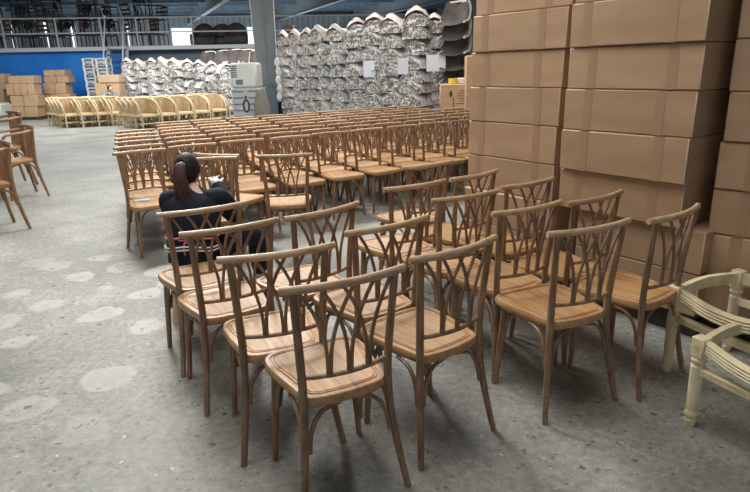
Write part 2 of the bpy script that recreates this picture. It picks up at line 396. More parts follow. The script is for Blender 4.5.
def proto_chair(name, warm=False):
    o = empty(name); kids = []
    for nm, mb, mk in chair_pieces():
        kids.append(mb.build(nm, M[mk], o))
    KIDS[o.name] = kids
    return o
def one_mesh_chair():
    mb = MB(); keys = ['seat', 'rail', 'frame']
    for nm, b, mk in chair_pieces(6, 2): mb.add(b.v, b.f, keys.index(mk))
    return mb.mesh('spindle_chair', [M[k] for k in keys])
PROTO = proto_chair('spindle_chair'); used = [False]
ONE = one_mesh_chair()
def place_chair(x, y, a, label, group=None, full=True):
    if full:
        if used[0]: o = copy_tree(PROTO)
        else: o = PROTO; used[0] = True
    else: o = link('spindle_chair', ONE)
    o.location = (x, y, 0); o.rotation_euler = (0, 0, a)
    tag(o, label, 'chair', group); return o

# nearest group: four files of chairs with their backs to the camera
B = 'brown spindle-back wooden chair'
FILES = [
    ('file beside the open floor', [(-.198, 2.016, 26.7), (-.451, 2.339, 21.1), (-.757, 2.723, 30.9), (-.987, 3.098, 31.2)]),
    ('second file from the open floor', [(.186, 2.309, 36.7), (-.058, 2.685, 35.0), (-.393, 2.972, 42.0)]),
    ('third file from the open floor', [(.837, 2.586, 24.6), (.652, 2.958, 29.9), (.397, 3.27, 30.3), (.138, 3.597, 33.0)]),
    ('file alongside the cartons', [(1.267, 2.772, 37.1), (1.042, 3.143, 34.5), (.799, 3.573, 34.2), (.52, 3.868, 39.9), (.278, 4.33, 33.9)])]
for fn, cs in FILES:
    for i, (x, y, a) in enumerate(cs):
        w = 'nearest the camera' if i == 0 else (ORD[i] + ' from the camera' if i < len(cs) - 1 else 'the farthest one')
        place_chair(x, y, R(a), f'{B} in the {fn}, {w}', 'spindle chairs lined up with backs to the camera')
# three chairs around the woman
place_chair(-1.30, 4.50, R(189), f'{B} the seated woman works on, facing her', 'loose chairs by the seated woman')
place_chair(-1.25, 5.14, R(-22), f'{B} standing back to back with the one being worked on', 'loose chairs by the seated woman')
place_chair(-.755, 5.025, R(7), f'{B} alone before the packed block, back to the camera', 'loose chairs by the seated woman')
# the packed block
UA = R(35.3); U = Vector((math.cos(UA), math.sin(UA))); N = Vector((-U.y, U.x)); O0 = Vector((-2.291, 5.151))
for r in range(8):
    for c in range(11):
        if c == 0 and r > 5: continue
        if c == 10 and r > 4: continue
        p = O0 + U * (.503 * c + .098 * r + .23 + rnd.uniform(-.012, .012)) + N * (.418 * r - .205 + rnd.uniform(-.015, .015))
        if c in (1, 2): p += N * .05
        place_chair(p.x, p.y, UA + math.pi + R(rnd.uniform(-2.5, 2.5) - 1), f'brown spindle-back chair in {ORD[r]} row of the packed block, {ORD[c]} chair from its open end', 'spindle chairs packed in a block', r < 3)

# ------------------------------------------------------------------ brown bentwood armchairs at the left edge
def armchair():
    o = empty('bentwood_armchair'); kids = []
    def add(nm, mb, k): kids.append(mb.build(nm, M[k], o))
    s = MB(); seat_mb(s); add('seat', s, 'seat')
    t = MB(); t.tube([(x, rail_y(x), .84) for x in (-.23, -.12, 0, .12, .23)], .017, 8, 3); add('top_rail', t, 'warmrail')
    for sg in (-1, 1):
        t = MB(); t.tube([(sg * x, y, z * .962) for x, y, z in STILE], [.016, .017, .019, .019, .018, .016], 8, 3); add('rear_post', t, 'warm')
    for sg in (-1, 1):
        t = MB(); t.tube([(sg * fleg_at(z).x, fleg_at(z).y, z) for z in (0, .1, .25, .43)], [.015, .016, .018, .019], 8, 2); add('front_leg', t, 'warm')
    for i in range(6):
        x = -.13 + .052 * i
        t = MB(); t.tube([(x * .8, -.195, .46), (x * .95, -.21, .65), (x * 1.1, rail_y(x) + .002, .835)], .009, 6, 3); add('spindle', t, 'warm')
    for sg in (-1, 1):
        t = MB(); t.tube([(sg * .19, -.215, .80), (sg * .235, -.10, .785), (sg * .25, .03, .775), (sg * .24, .11, .755), (sg * .215, .135, .66), (sg * .2, .13, .45)], .0145, 8, 3); add('arm', t, 'warmrail')
    for sg in (-1, 1):
        fl = fleg_at if sg > 0 else mir(fleg_at); rl = stile_at if sg > 0 else mir(stile_at)
        for leg, side in ((fl, (-sg, 0, 0)), (fl, (0, -1, 0)), (rl, (-sg, 0, 0)), (rl, (0, 1, 0))):
            t = MB(); t.tube(brace_pts(leg, side), .010, 6, 2); add('brace', t, 'warm')
    KIDS[o.name] = kids; return o
AC = armchair()
for i, (x, y, a, sc, l) in enumerate(((-4.02, 5.95, 139, 1.08, 'brown bentwood armchair cut by the photo edge, nearest of the three'), (-4.76, 7.72, 137, 1.1, 'brown bentwood armchair with its whole back in view, middle of the three'), (-5.45, 8.6, 137, 1.25, 'brown bentwood armchair farthest back of the three at the photo edge'))):
    o = AC if i == 0 else copy_tree(AC); o.scale = (sc,) * 3
    o.location = (x, y, 0); o.rotation_euler = (0, 0, R(a)); tag(o, l, 'armchair', 'bentwood armchairs on the open floor')

# ------------------------------------------------------------------ cartons
def carton(name, c, d, rz, label, group, far=False, tapes=(-.32, .30), face=True):
    """d = length, depth, height; local -y is the face the tape runs down"""
    o = empty(name, (c[0], c[1], c[2]), rz, label, 'carton', group)
    b = MB(); b.box((0, 0, d[2] / 2), d, 0, .006 if not far else .015); b.build('carton_body', M['cartonfar' if far else 'carton'], o, True)
    if not far:
        for t in tapes:
            w = .055; x = t * d[0]
            q = MB(); q.box((x, -d[1] / 2 - .0006, d[2] / 2), (w, .0012, d[2] - .004)); q.box((x, 0, d[2] + .0006), (w, d[1] + .002, .0012)); q.build('tape_strip', M['tape'], o, False)
        e = MB(); e.box((d[0] / 2 - .002, -d[1] / 2 + .002, d[2] / 2), (.006, .006, d[2] - .006), 0, .002)
        e.build('film_edge', M['edge'], o, True)  # pale strip: bright highlight of plastic film put into its colour
    return o
WA = R(-53.5); WD = Vector((math.cos(WA), math.sin(WA))); WN = Vector((-math.sin(WA), math.cos(WA)))  # along the face, into the stack
tops = [.15, .40, .652, .906, 1.158, 1.404, 1.645, 1.893, 2.14]
def wall_of_cartons(P0, L, nm, offs, D=.62, n=8, tp=(-.33, .28), WA=WA, tops=tops):
    WD = Vector((math.cos(WA), math.sin(WA))); WN = Vector((-math.sin(WA), math.cos(WA)))
    for k in range(n):
        al, inn, ll = offs[k]
        z0, z1 = tops[k] + .0015, tops[k + 1] - .0015
        c = P0 + WD * (al + ll / 2) + WN * (inn + D / 2)
        carton('carton', (c.x, c.y, z0), (ll, D, z1 - z0), WA + R(rnd.uniform(-.8, .8)), f'large brown carton, {ORD[k]} from the floor, in the {nm}', 'cartons stacked beside the chairs', False, (tp[0] + rnd.uniform(-.04, .04), tp[1] + rnd.uniform(-.04, .04)))
    pl = MB()
    c = P0 + WD * (offs[0][0] + .40) + WN * (.10 + D / 2)
    for k in (-1, 0, 1): pl.box((0, k * .24, .06), (.80, .10, .08), 0, .004)
    for k in range(5): pl.box((-.32 + .16 * k, 0, .125), (.13, .60, .045), 0, .004)
    pl.box((0, 0, .02), (.8, .58, .025), 0, .004)
    o = pl.build('pallet', M['pallet'], None, False); o.location = (c.x, c.y, -.005 + .006); o.rotation_euler = (0, 0, WA)
    tag(o, f'dark wooden pallet on the floor under the {nm}', 'pallet', 'pallets under the tall carton stacks')
wall_of_cartons(Vector((.735, 4.50)), .80, 'tall stack farthest from the camera', [(.0, -.03, .80), (.0, -.03, .80), (.0, .0, .80), (.0, .0, .80), (.005, 0, .80), (.01, .005, .80), (.03, -.01, .80), (.045, 0, .80)])
wall_of_cartons(Vector((1.212, 3.745)), .80, 'middle tall stack', [(.12, .06, .80), (.12, .06, .80), (-.01, .02, .80), (.0, -.01, .80), (.0, .0, .80), (.01, 0, .80), (.02, -.02, .80), (.03, -.01, .80)])
wall_of_cartons(Vector((1.87, 3.13)), .80, 'tall stack nearest the camera', [(.0, -.02, .80), (.0, -.02, .80), (.0, .0, .80), (.0, -.01, .80), (.01, -.02, .80), (.0, 0, .80), (.0, 0, .80), (.0, 0, .80)], WA=R(-42), tops=[.15, .366, .626, .88, 1.137, 1.393, 1.654, 1.91, 2.16])

# ------------------------------------------------------------------ cream chair frames at the right edge
def cream_frame():
    o = empty('unfinished_chair_frame'); W, D, Hh = .56, .48, .45
    kids = []
    def add(nm, mb): kids.append(mb.build(nm, M['cream'], o)); return kids[-1]
    for x in (0, W):
        for y in (0, D):
            t = MB(); t.box((x, y, .405), (.058, .058, .095), 0, .004)
            t.lathe([(r_ * 1.18, z_) for r_, z_ in [(.017, .0), (.019, .012), (.021, .03), (.017, .036), (.017, .042), (.0235, .055), (.0235, .068), (.018, .078), (.019, .09), (.0215, .16), (.024, .26), (.0255, .31), (.020, .318), (.020, .324), (.027, .334), (.027, .345), (.022, .352), (.0235, .36)]], (x, y), 16)
            lg = add('leg', t)
            r = MB()
            for dx, dy in ((0, -1), (-1, 0)):   # carved rosette on the outer faces of the block
                cx, cy = x + dx * .0292, y + dy * .0292
                for q in range(7):
                    a = q * math.pi / 3; rr = 0 if q == 6 else .011
                    p = (cx + (rr * math.cos(a) if dy else 0), cy + (rr * math.cos(a) if dx else 0), .41 + rr * math.sin(a))
                    r.ball(p, (.0045, .0045, .0045), 6, 4)
            rb = r.build('rosette', M['cream'], lg)
    def curved(p, q, bow, z, sag, h, nm, mould=True):
        p, q = Vector(p), Vector(q); d = (q - p).normalized(); n = Vector((d.y, -d.x, 0))
        t = MB(); K = 12; rings = []
        prof = [(-.016, -h / 2), (.010, -h / 2), (.016, -h * .36), (.010, -h * .22), (.017, -h * .1), (.010, .0), (.017, h * .12), (.010, h * .24), (.017, h * .36), (.012, h / 2), (-.016, h / 2)]
        for k in range(K + 1):
            s_ = k / K; b = math.sin(math.pi * s_); c = p.lerp(q, s_) + n * bow * b + Vector((0, 0, z - sag * b))
            rings.append([c + n * a + Vector((0, 0, bb)) for a, bb in prof])
        t.loft(rings); add(nm, t)
    e = .02
    curved((e, 0, 0), (W - e, 0, 0), .035, .415, .028, .062, 'seat_rail'); curved((0, D - e, 0), (0, e, 0), .03, .415, -.005, .055, 'seat_rail')
    curved((W - e, D, 0), (e, D, 0), .02, .415, 0, .055, 'seat_rail'); curved((W, e, 0), (W, D - e, 0), .03, .415, -.005, .055, 'seat_rail')
    for a, b in (((e, 0, 0), (W - e, 0, 0)), ((W - e, D, 0), (e, D, 0))): curved(a, b, .004, .29, .0, .034, 'stretcher')
    KIDS[o.name] = kids; return o
CF = cream_frame()
for i, (x, y, a, zs, l) in enumerate(((1.516, 2.722, -65, 1.05, 'cream chair frame with turned legs touching the carton stack'), (1.385, 2.242, -65, .945, 'cream chair frame with turned legs, the nearer of the pair'))):
    o = CF if i == 0 else copy_tree(CF)
    o.location = (x, y, 0); o.scale = (1, 1, zs); o.rotation_euler = (0, 0, R(a)); tag(o, l, 'chair frame', 'cream unfinished chair frames')

# small things on the chairs
b = MB(); b.box((0, 0, .0015), (.12, .075, .003), 0, .001); b.box((.02, .012, .004), (.085, .06, .002), R(9))
o = b.build('folded_paper', M['bluepaper'], None, False); p = G(142, 200, .468); o.location = (p.x, p.y, .4655); o.rotation_euler = (0, 0, R(20)); tag(o, 'pale blue folded paper lying on a chair seat of the packed block', 'paper')
b = MB(); b.ball((0, 0, .03), (.028, .028, .03), 10, 8); b.lathe([(.012, .055), (.014, .07), (.008, .074)], n=8)
o = b.build('yellow_bottle', M['yellow'], None); q_ = G(423, 203, .49); o.location = (q_.x, q_.y, .4655); tag(o, 'small round yellow bottle on a chair seat near the cartons', 'bottle')

# ------------------------------------------------------------------ people
def skin(name, pts, edges, m, parent=None, sub=2, root=0):
    me = bpy.data.meshes.new(name); me.from_pydata([p[:3] for p in pts], edges, []); o = bpy.data.objects.new(name, me); COL.objects.link(o)
    md = o.modifiers.new('s', 'SKIN'); md.use_smooth_shade = True
    for i, p in enumerate(pts):
        r = p[3]; sv = me.skin_vertices[0].data[i]; sv.radius = r if hasattr(r, '__len__') else (r, r); sv.use_root = (i == root)
    sd = o.modifiers.new('u', 'SUBSURF'); sd.levels = sub; sd.render_levels = sub
    dg = bpy.context.evaluated_depsgraph_get(); ev = o.evaluated_get(dg)
    nm = bpy.data.meshes.new_from_object(ev); o.modifiers.clear(); o.data = nm
    nm.materials.clear(); nm.materials.append(m)
    for p in nm.polygons: p.use_smooth = True
    o.parent = parent; return o
def join_into(o, mb, m):
    """adds mb's faces to o's mesh (same body, one mesh)"""
    me = o.data; k = len(me.materials)
    vs = [v.co.copy() for v in me.vertices]; fs = [tuple(p.vertices) for p in me.polygons]; ms = [p.material_index for p in me.polygons]
    n = len(vs); vs += [Vector(v) for v in mb.v]; fs += [tuple(i + n for i in f) for f in mb.f]; ms += [i + k for i in mb.m]
    new = bpy.data.meshes.new(me.name); new.from_pydata(vs, [], fs)
    for x in me.materials: new.materials.append(x)
    for x in m: new.materials.append(x)
    for p, i in zip(new.polygons, ms): p.material_index = i; p.use_smooth = True
    o.data = new
M['eye'] = mat('eye_dark', (.01, .008, .007), .2); M['lip'] = mat('lips', (.45, .17, .15), .5)
def head_mb(c, yaw, tilt, sc=1.0):
    """head facing local +y; materials skin, eye, lip"""
    mb = MB(); MM = Matrix.Rotation(yaw, 3, 'Z') @ Matrix.Rotation(tilt, 3, 'X'); c = Vector(c)
    def fn(p):
        q = p.copy()
        if p.z < 0: q.x *= 1 - .28 * p.z * p.z; q.y *= 1 - .12 * p.z * p.z
        if p.y > .6 and p.z > -.2: q.y *= .97
        return q
    mb.ball(c, (.072 * sc, .092 * sc, .112 * sc), 18, 14, 0, MM, fn)
    def at(x, y, z): return c + MM @ (Vector((x, y, z)) * sc)
    mb.tube([at(0, .085, .02), at(0, .098, -.005), at(0, .107, -.026), at(0, .095, -.036)], [.008 * sc, .010 * sc, .014 * sc, .008 * sc], 8, 2, 0)
    for sx in (-1, 1):
        mb.ball(at(sx * .030, .083, .008), (.012 * sc, .006 * sc, .006 * sc), 8, 6, 1, MM)
        mb.ball(at(sx * .072, -.005, -.008), (.010 * sc, .020 * sc, .032 * sc), 8, 6, 0, MM)
    mb.ball(at(0, .086, -.062), (.024 * sc, .008 * sc, .007 * sc), 8, 6, 2, MM)
    return mb, at, MM
def hand(mb_pts, mb_edges, wrist, d, nrm, side, curl, base):
    """adds palm + five skinned finger chains; returns nothing (extends lists)"""
    d = Vector(d).normalized(); n = Vector(nrm); n = (n - d * n.dot(d)).normalized(); s_ = d.cross(n) * side
    w = Vector(wrist)
    k0 = len(mb_pts); mb_pts.append((*(w + d * .045), (.034, .016))); mb_edges.append((base, k0))
    for j, (off, ln) in enumerate(((-.027, .062), (-.009, .074), (.009, .07), (.027, .055))):
        prev = k0; p = w + d * .085 + s_ * off; dirv = d.copy()
        mb_pts.append((*p, .0095)); mb_edges.append((prev, len(mb_pts) - 1)); prev = len(mb_pts) - 1
        for q in range(3):
            dirv = (Matrix.Rotation(curl, 3, s_) @ dirv); p = p + dirv * ln * (.45, .32, .25)[q]
            mb_pts.append((*p, (.0088, .008, .007)[q])); mb_edges.append((prev, len(mb_pts) - 1)); prev = len(mb_pts) - 1
    prev = k0; p = w + d * .03 - s_ * .036; mb_pts.append((*p, .012)); mb_edges.append((prev, len(mb_pts) - 1)); prev = len(mb_pts) - 1
    for q in range(2):
        p = p + (d * .8 - s_ * .45 + n * .15).normalized() * .03; mb_pts.append((*p, (.010, .0085)[q])); mb_edges.append((prev, len(mb_pts) - 1)); prev = len(mb_pts) - 1

def seated_person(name, org, rz, label, J, hand_cover=None, top='black', bottom='black', pony=True, yaw=-.7, detail=True):
    """J: joint positions in the person's own frame (facing +y, x to the right)"""
    root = empty('person', org, rz, label, 'person')
    V = lambda k: Vector(J[k])
    pel, wai, che, nek, hd = V('pelvis'), V('waist'), V('chest'), V('neck'), V('head')
    pts = [(*pel, (.10, .09)), (*wai, (.09, .075)), (*che, (.10, .07)), (*nek, .043), (*(nek.lerp(hd, .6)), .042)]
    ed = [(0, 1), (1, 2), (2, 3), (3, 4)]
    def chain(a, lst):
        k = a
        for p, r in lst:
            pts.append((*p, r)); ed.append((k, len(pts) - 1)); k = len(pts) - 1
        return k
    for sd, tg in ((-1, 'l'), (1, 'r')):
        w = chain(2, [(V('sho_' + tg), .05), (V('elb_' + tg), .038), (V('wri_' + tg), .025)])
        dv = V('wri_' + tg) - V('elb_' + tg)
        hand(pts, ed, V('wri_' + tg), dv.normalized() * .7 + Vector((0, .25, -.05)), (0, .1, -1), sd, .45, w)
        chain(0, [(V('hip_' + tg), .085), (V('kne_' + tg), .058), (V('ank_' + tg), .038), (V('toe_' + tg), .034)])
    body = skin('body', pts, ed, M['skin'], root)
    hm, at, MM = head_mb(hd, yaw, -.25)
    join_into(body, hm, [M['skin'], M['eye'], M['lip']])
    # jacket and trousers are looser skins over the body
    jk = MB(); rings = []
    for t_, rx, ry in ((-.05, .172, .15), (.10, .166, .142), (.30, .168, .140), (.5, .182, .145), (.68, .19, .145), (.78, .185, .13), (.86, .17, .108), (.93, .105, .082), (.985, .066, .062)):
        c = pel.lerp(wai, min(1, max(0, t_ / .32))) if t_ < .32 else (wai.lerp(che, (t_ - .32) / .38) if t_ < .7 else che.lerp(nek, (t_ - .7) / .3))
        if t_ < 0: c = c + Vector((0, 0, -.05))
        rings.append([(c.x + rx * math.cos(a), c.y + ry * math.sin(a), c.z + .006 * math.sin(5 * a + t_ * 9)) for a in [2 * math.pi * q / 28 for q in range(28)]])
    jk.loft(rings)
    for tg in 'lr':
        so, el, wr = V('sho_' + tg), V('elb_' + tg), V('wri_' + tg)
        jk.tube([so.lerp(che, .45), so + Vector((0, 0, -.005)), so.lerp(el, .5), el, el.lerp(wr, .5), wr.lerp(el, .06)], [.07, .077, .068, .062, .052, .046], 14, 3)
    jk.build('jacket', M[top], root)
    tp = [(*pel, (.16, .14))]; te = []
    for tg in 'lr':
        k = 0
        for p, r in ((V('hip_' + tg), .105), (V('kne_' + tg), .078), (V('ank_' + tg) + Vector((0, 0, .03)), .055)):
            tp.append((*p, r)); te.append((k, len(tp) - 1)); k = len(tp) - 1
    skin('trousers', tp, te, M[bottom], root)
    for tg in 'lr':
        sh = MB(); a, t_ = V('ank_' + tg), V('toe_' + tg)
        sh.tube([a + Vector((0, -.05, -.045)), a + Vector((0, 0, -.035)), t_ + Vector((0, -.03, 0)), t_ + Vector((0, .03, -.005))], [.034, .042, .040, .026], 10, 2); sh.build('shoe', M['white'] if tg == 'r' and detail else M['black'], root)
    h = MB()
    def hf(p):
        q = p.copy()
        if q.y > .45: q *= .80        # keep the face free
        if q.z < -.35 and q.y > -.1: q *= .72
        return q
    h.ball(at(0, -.008, .014), (.083, .102, .116), 20, 14, 0, MM, hf); h.build('hair', M['hair'], root)
    if pony:
        t = MB(); t.tube([at(0, -.09, .045), at(.0, -.135, .02), at(.0, -.145, -.05), at(.005, -.125, -.13), at(.012, -.105, -.20), at(.02, -.095, -.25)], [.026, .038, .043, .038, .027, .008], 10, 3, 0, .75)
        for dx, l in ((-.03, .22), (.03, .26), (.045, .2)):
            t.tube([at(dx * .5, -.13, -.03), at(dx, -.125, -.12), at(dx * 1.5, -.10, -l)], [.014, .014, .003], 6, 3)
        t.build('ponytail', M['ponytail'], root)
        t = MB(); t.tube([at(.028 * math.cos(a), -.105, .042 + .028 * math.sin(a)) for a in [i * math.pi / 4 for i in range(9)]], .006, 6, 2); t.build('hair_band', M['black'], root)
    return root, V, at, MM

W0 = (-1.17, 3.60, 0)
J = dict(pelvis=(0, 0, .45), waist=(.0, .02, .58), chest=(.0, .06, .74), neck=(-.01, .11, .85), head=(-.035, .15, .935),
         sho_l=(-.14, .08, .77), elb_l=(-.20, .28, .58), wri_l=(-.16, .46, .60), sho_r=(.165, .10, .77), elb_r=(.215, .27, .62), wri_r=(.055, .48, .79),
         hip_l=(-.09, .10, .44), kne_l=(-.26, .42, .47), ank_l=(-.24, .44, .10), toe_l=(-.26, .56, .045),
         hip_r=(.10, .10, .44), kne_r=(.33, .36, .47), ank_r=(.33, .40, .10), toe_r=(.36, .52, .045))
woman, V, at, MM = seated_person('person', W0, 0, 'woman in black with a ponytail seated working on a brown chair, seen from behind', J, yaw=-.02)
# white layer over the right hand, tool, jacket stripes, apron cord
t = MB()
def strip_ring(z, rx, ry, cy, r, a0, a1, mb, n=16):
    mb.tube([(rx * math.cos(a), cy + ry * math.sin(a), z + .012 * math.sin(a * 3)) for a in [a0 + (a1 - a0) * i / n for i in range(n + 1)]], r, 6, 1)
for z in (.508, .487): strip_ring(z, .178, .152, .0, .005, R(190), R(350), t)
t.build('white_stripe', M['white'], woman)
gp = [(*V('wri_r'), .03)]; ge = []; dv = V('wri_r') - V('elb_r'); _n = len(gp)
hand(gp, ge, V('wri_r'), dv.normalized() * .7 + Vector((0, .25, -.05)), (0, .1, -1), 1, .45, 0)
gp = [(*q[:3], (q[3][0] * 1.15, q[3][1] * 1.2) if hasattr(q[3], '__len__') else q[3] * 1.22) for q in gp]
skin('hand_cover', gp, ge, M['white'], woman)
t = MB(); strip_ring(.56, .172, .142, .018, .006, R(185), R(355), t)
t.tube([(.005, -.128, .56), (-.02, -.137, .52), (-.015, -.135, .46)], .006, 6, 3); t.tube([(.005, -.128, .56), (.03, -.137, .53), (.02, -.14, .49)], .006, 6, 3)
t.tube([(0, -.128, .56), (-.03, -.14, .585), (-.045, -.138, .56), (0, -.13, .56), (.03, -.14, .585), (.045, -.138, .56), (0, -.13, .56)], .005, 6, 3)
t.build('apron_cord', M['pink'], woman)
t = MB(); t.box((0, 0, 0), (.03, .06, .045), R(20), .008); o = t.build('sanding_block', M['dark'], None); o.location = Vector(W0) + Vector((.03, .66, .80)); tag(o, 'small dark sanding block in the raised hand of the seated woman', 'tool')
# low stool under her
st = empty('low_stool', (W0[0], W0[1] - .01, 0), R(8), 'low wooden stool the seated woman in black sits on', 'stool')
b = MB(); b.box((0, 0, .30), (.34, .26, .03), 0, .006); b.build('stool_seat', M['palewood'], st)
for sx in (-1, 1):
    for sy in (-1, 1):
        b = MB(); b.tube([(sx * .13, sy * .09, .287), (sx * .15, sy * .105, 0)], .018, 8, 1); b.build('leg', M['palewood'], st)

# far person seated among cartons
pf = AT(108, 84, 19.9)
J2 = dict(J); seatz = 0.0
far_person, V2, at2, MM2 = seated_person('person', (pf.x - .3, 20.6, .14), R(205), 'distant worker in grey with short dark hair seated behind the cream chairs', J2, top='sofa', bottom='dark', pony=False, yaw=.5, detail=False)
for ch in far_person.children:
    if ch.name.startswith('jacket'): ch.data.materials[0] = M['steel']
b = MB(); b.box((0, 0, .27), (.5, .4, .50), 0, .01); o = b.build('carton', M['cartonfar'], None); o.location = (pf.x - .3, 20.63, .0); tag(o, 'brown carton used as a seat by the distant worker', 'carton')

# ------------------------------------------------------------------ cream tub chairs in the distance
def tub_chair():
    o = empty('pale_tub_chair'); kids = []; W = .29
    def add(nm, mb, k): kids.append(mb.build(nm, M[k], o))
    s = MB(); s.box((0, 0, .40), (.56, .52, .07), 0, .012); add('seat_frame', s, 'palewood')
    s = MB(); s.box((0, .0, .442), (.50, .46, .025), 0, .01); add('seat_panel', s, 'cane')
    for x in (-.26, .26):
        t = MB(); t.tube([(x, .245, 0), (x, .245, .2), (x, .24, .46)], [.02, .024, .026], 6, 2); add('front_leg', t, 'palewood')
        t = MB(); t.tube([(x * .92, -.27, 0), (x * .92, -.24, .2), (x * .92, -.23, .42)], [.02, .024, .026], 6, 2); add('rear_leg', t, 'palewood')
    t = MB(); t.tube([(-.26, .245, .17), (0, .245, .17), (.26, .245, .17)], .018, 6, 1); add('stretcher', t, 'palewood')
    hoop = [(-.26, .24, .44), (-.275, .20, .62), (-.28, .08, .78), (-.27, -.10, .88), (-.20, -.25, .925), (0, -.31, .935), (.20, -.25, .925), (.27, -.10, .88), (.28, .08, .78), (.275, .20, .62), (.26, .24, .44)]
    t = MB(); t.tube(hoop, .022, 6, 3); add('arm_hoop', t, 'palewood')
    t = MB()
    for i in range(1, 10):
        hx, hy, hz = hoop[i]
        t.tube([(hx * .88, max(-.24, hy * .9), .43), (hx, hy, hz)], .011, 5, 1)
    for q in (-.12, -.04, .04, .12): t.tube([(q, -.235, .43), (q, -.30, .93)], .011, 5, 1)
    t2 = []
    add('back_slats', t, 'cane')
    s = MB(); pr = []
    for hx, hy, hz in hoop[2:9]: pr.append(((hx * .93, hy * .93 if hy > 0 else max(hy * .96, -.275), .45), (hx * .97, hy * .97, hz - .02)))
    s.loft([[a for a, _ in pr], [b_ for _, b_ in pr]], 0, False, False); add('cane_back', s, 'cane')
    KIDS[o.name] = kids; return o
TC = tub_chair(); k = 0
def tub(x, y, a, l, g):
    global k
    o = TC if k == 0 else copy_tree(TC); k += 1
    o.location = (x, y, 0); o.rotation_euler = (0, 0, a); o.scale = (1, 1, .93); tag(o, l, 'chair', g)
fronts = [(68, 128.2, 4), (84, 127.4, 3), (99.5, 126.6, 3), (114, 126, 3)]
near = [(144, 129.6, 4), (163, 128.2, 4), (180, 126.6, 3), (197, 125, 3), (214, 123, 3), (230, 121, 3)]
for blk, lst, nm in ((0, fronts, 'cream tub chairs before the cartons'), (1, near, 'cream tub chairs behind the packed block')):
    for c, (px, py, rows) in enumerate(lst):
        base = G(px, py)
        for r in range(rows):
            sh = Vector((-.27, .26)) * r if blk else Vector((-.30, .34)) * r
            tub(base.x + sh.x, base.y + .3 + sh.y, R(229 + rnd.uniform(-3, 3)), f'cream tub chair, {ORD[c]} file {"before the distant cartons" if not blk else "behind the packed block"}, {ORD[r]} row back', nm)

# ------------------------------------------------------------------ plastic-wrapped chair stacks
def wrapped_chair(seed, topper=False, w=.50, h=.20, dep=.56):
    """one chair shell wrapped in crumpled film; local -y is the open front"""
    rn = random.Random(seed); o = empty('wrapped_chair'); kids = []
    s = MB(); rings = []
    for j in range(5):           # chair shell: curved back and seat, nested on the one below
        q = j / 4; y = -dep / 2 + .05 + q * (dep - .1)
        rings.append([(w * .42 * math.cos(a), y + .04 * math.sin(a), .02 + (h * (.9 + .3 * q)) * math.sin(a)) for a in [math.pi * i / 10 for i in range(11)]])
    s.loft(rings, 0, False, False); s.box((0, 0, .03), (w * .8, dep * .85, .05), 0, .015)
    kids.append(s.build('chair_shell', M['shell'], o))
    f = MB(); A, B_ = 16, 7; rings = []
    for j in range(B_):
        q = j / (B_ - 1); y = -dep / 2 - .05 + q * (dep + .06); ring = []
        for i in range(A + 1):
            a = -.32 + (math.pi + .64) * i / A
            k_ = noise.noise((i * .55 + seed * 3.1, q * 4, seed)) * .16 + noise.noise((i * 1.3, q * 9 + seed, 2)) * .07
            ww = w * .52 * (1 + k_ * .6); hh = (h * (1.08 + .3 * q) + (.12 * math.exp(-((q - .25) * 4) ** 2) if topper else 0)) * (1 + k_)
            yy = y - .10 * max(0, math.sin(a)) * (1 - q) + .05 * rn.uniform(-1, 1)
            ring.append((ww * math.cos(a) + (0 if math.sin(a) > 0 else .02 * math.cos(a)), yy, .02 + hh * (math.sin(a) if math.sin(a) > 0 else math.sin(a) * .12)))
        rings.append(ring)
    f.loft(rings, 0, False, False)
    # crumpled film drawn over the open front
    nx, nz = 9, 7; rings = []
    for a_ in range(nz):
        zz = .0 + (h * 1.12) * a_ / (nz - 1); ring = []
        for b_ in range(nx):
            x_ = (b_ / (nx - 1) - .5) * w * 1.02 * math.sqrt(max(.12, 1 - (a_ / (nz - .6)) ** 2.2))
            ring.append((x_, -dep / 2 - .05 - .06 * noise.noise((b_ * .7 + seed * 5, a_ * .8, 1.5)) - .05 * math.sin(math.pi * b_ / (nx - 1)) - .04 * a_ / nz, zz + .02 * noise.noise((b_, a_, seed))))
        rings.append(ring)
    g = MB(); g.loft(rings, 0, False, False); kids.append(g.build('plastic_front', M['veil'], o))
    kids.append(f.build('plastic_wrap', M['creamfilm' if topper else 'film'], o))
    KIDS[o.name] = kids
    return o
WP = [wrapped_chair(i) for i in range(4)]; WT = wrapped_chair(11, True); wu = set()
def wput(src, loc, rz, sc, label, group):
    if src.name in wu: o = copy_tree(src)
    else: o = src; wu.add(src.name)
    o.location = loc; o.rotation_euler = (0, 0, rz); o.scale = (sc, max(.8, sc * .9), 1.0); tag(o, label, 'chair', group)
def wrapped_stack(x, y, ztop, rz, nm, pitch=.262, lean=(0, 0), sc=1.0):
    n = max(3, int(round((ztop - .38) / pitch))); pitch = (ztop - .38) / n
    for i in range(n + 1):
        src = WT if i == n else WP[rnd.randrange(4)]
        z = .012 + i * pitch + (rnd.uniform(-.03, .03) if 0 < i < n else 0)
        wput(src, (x + lean[0] * z + rnd.uniform(-.02, .02), y + lean[1] * z, z), rz + rnd.uniform(-.38, .38), sc, f'plastic-wrapped chair, {ORD[n - i]} from the top, in the {nm}', 'plastic-wrapped chairs in tall stacks' if 'tall' in nm else 'plastic-wrapped chairs in low stacks')
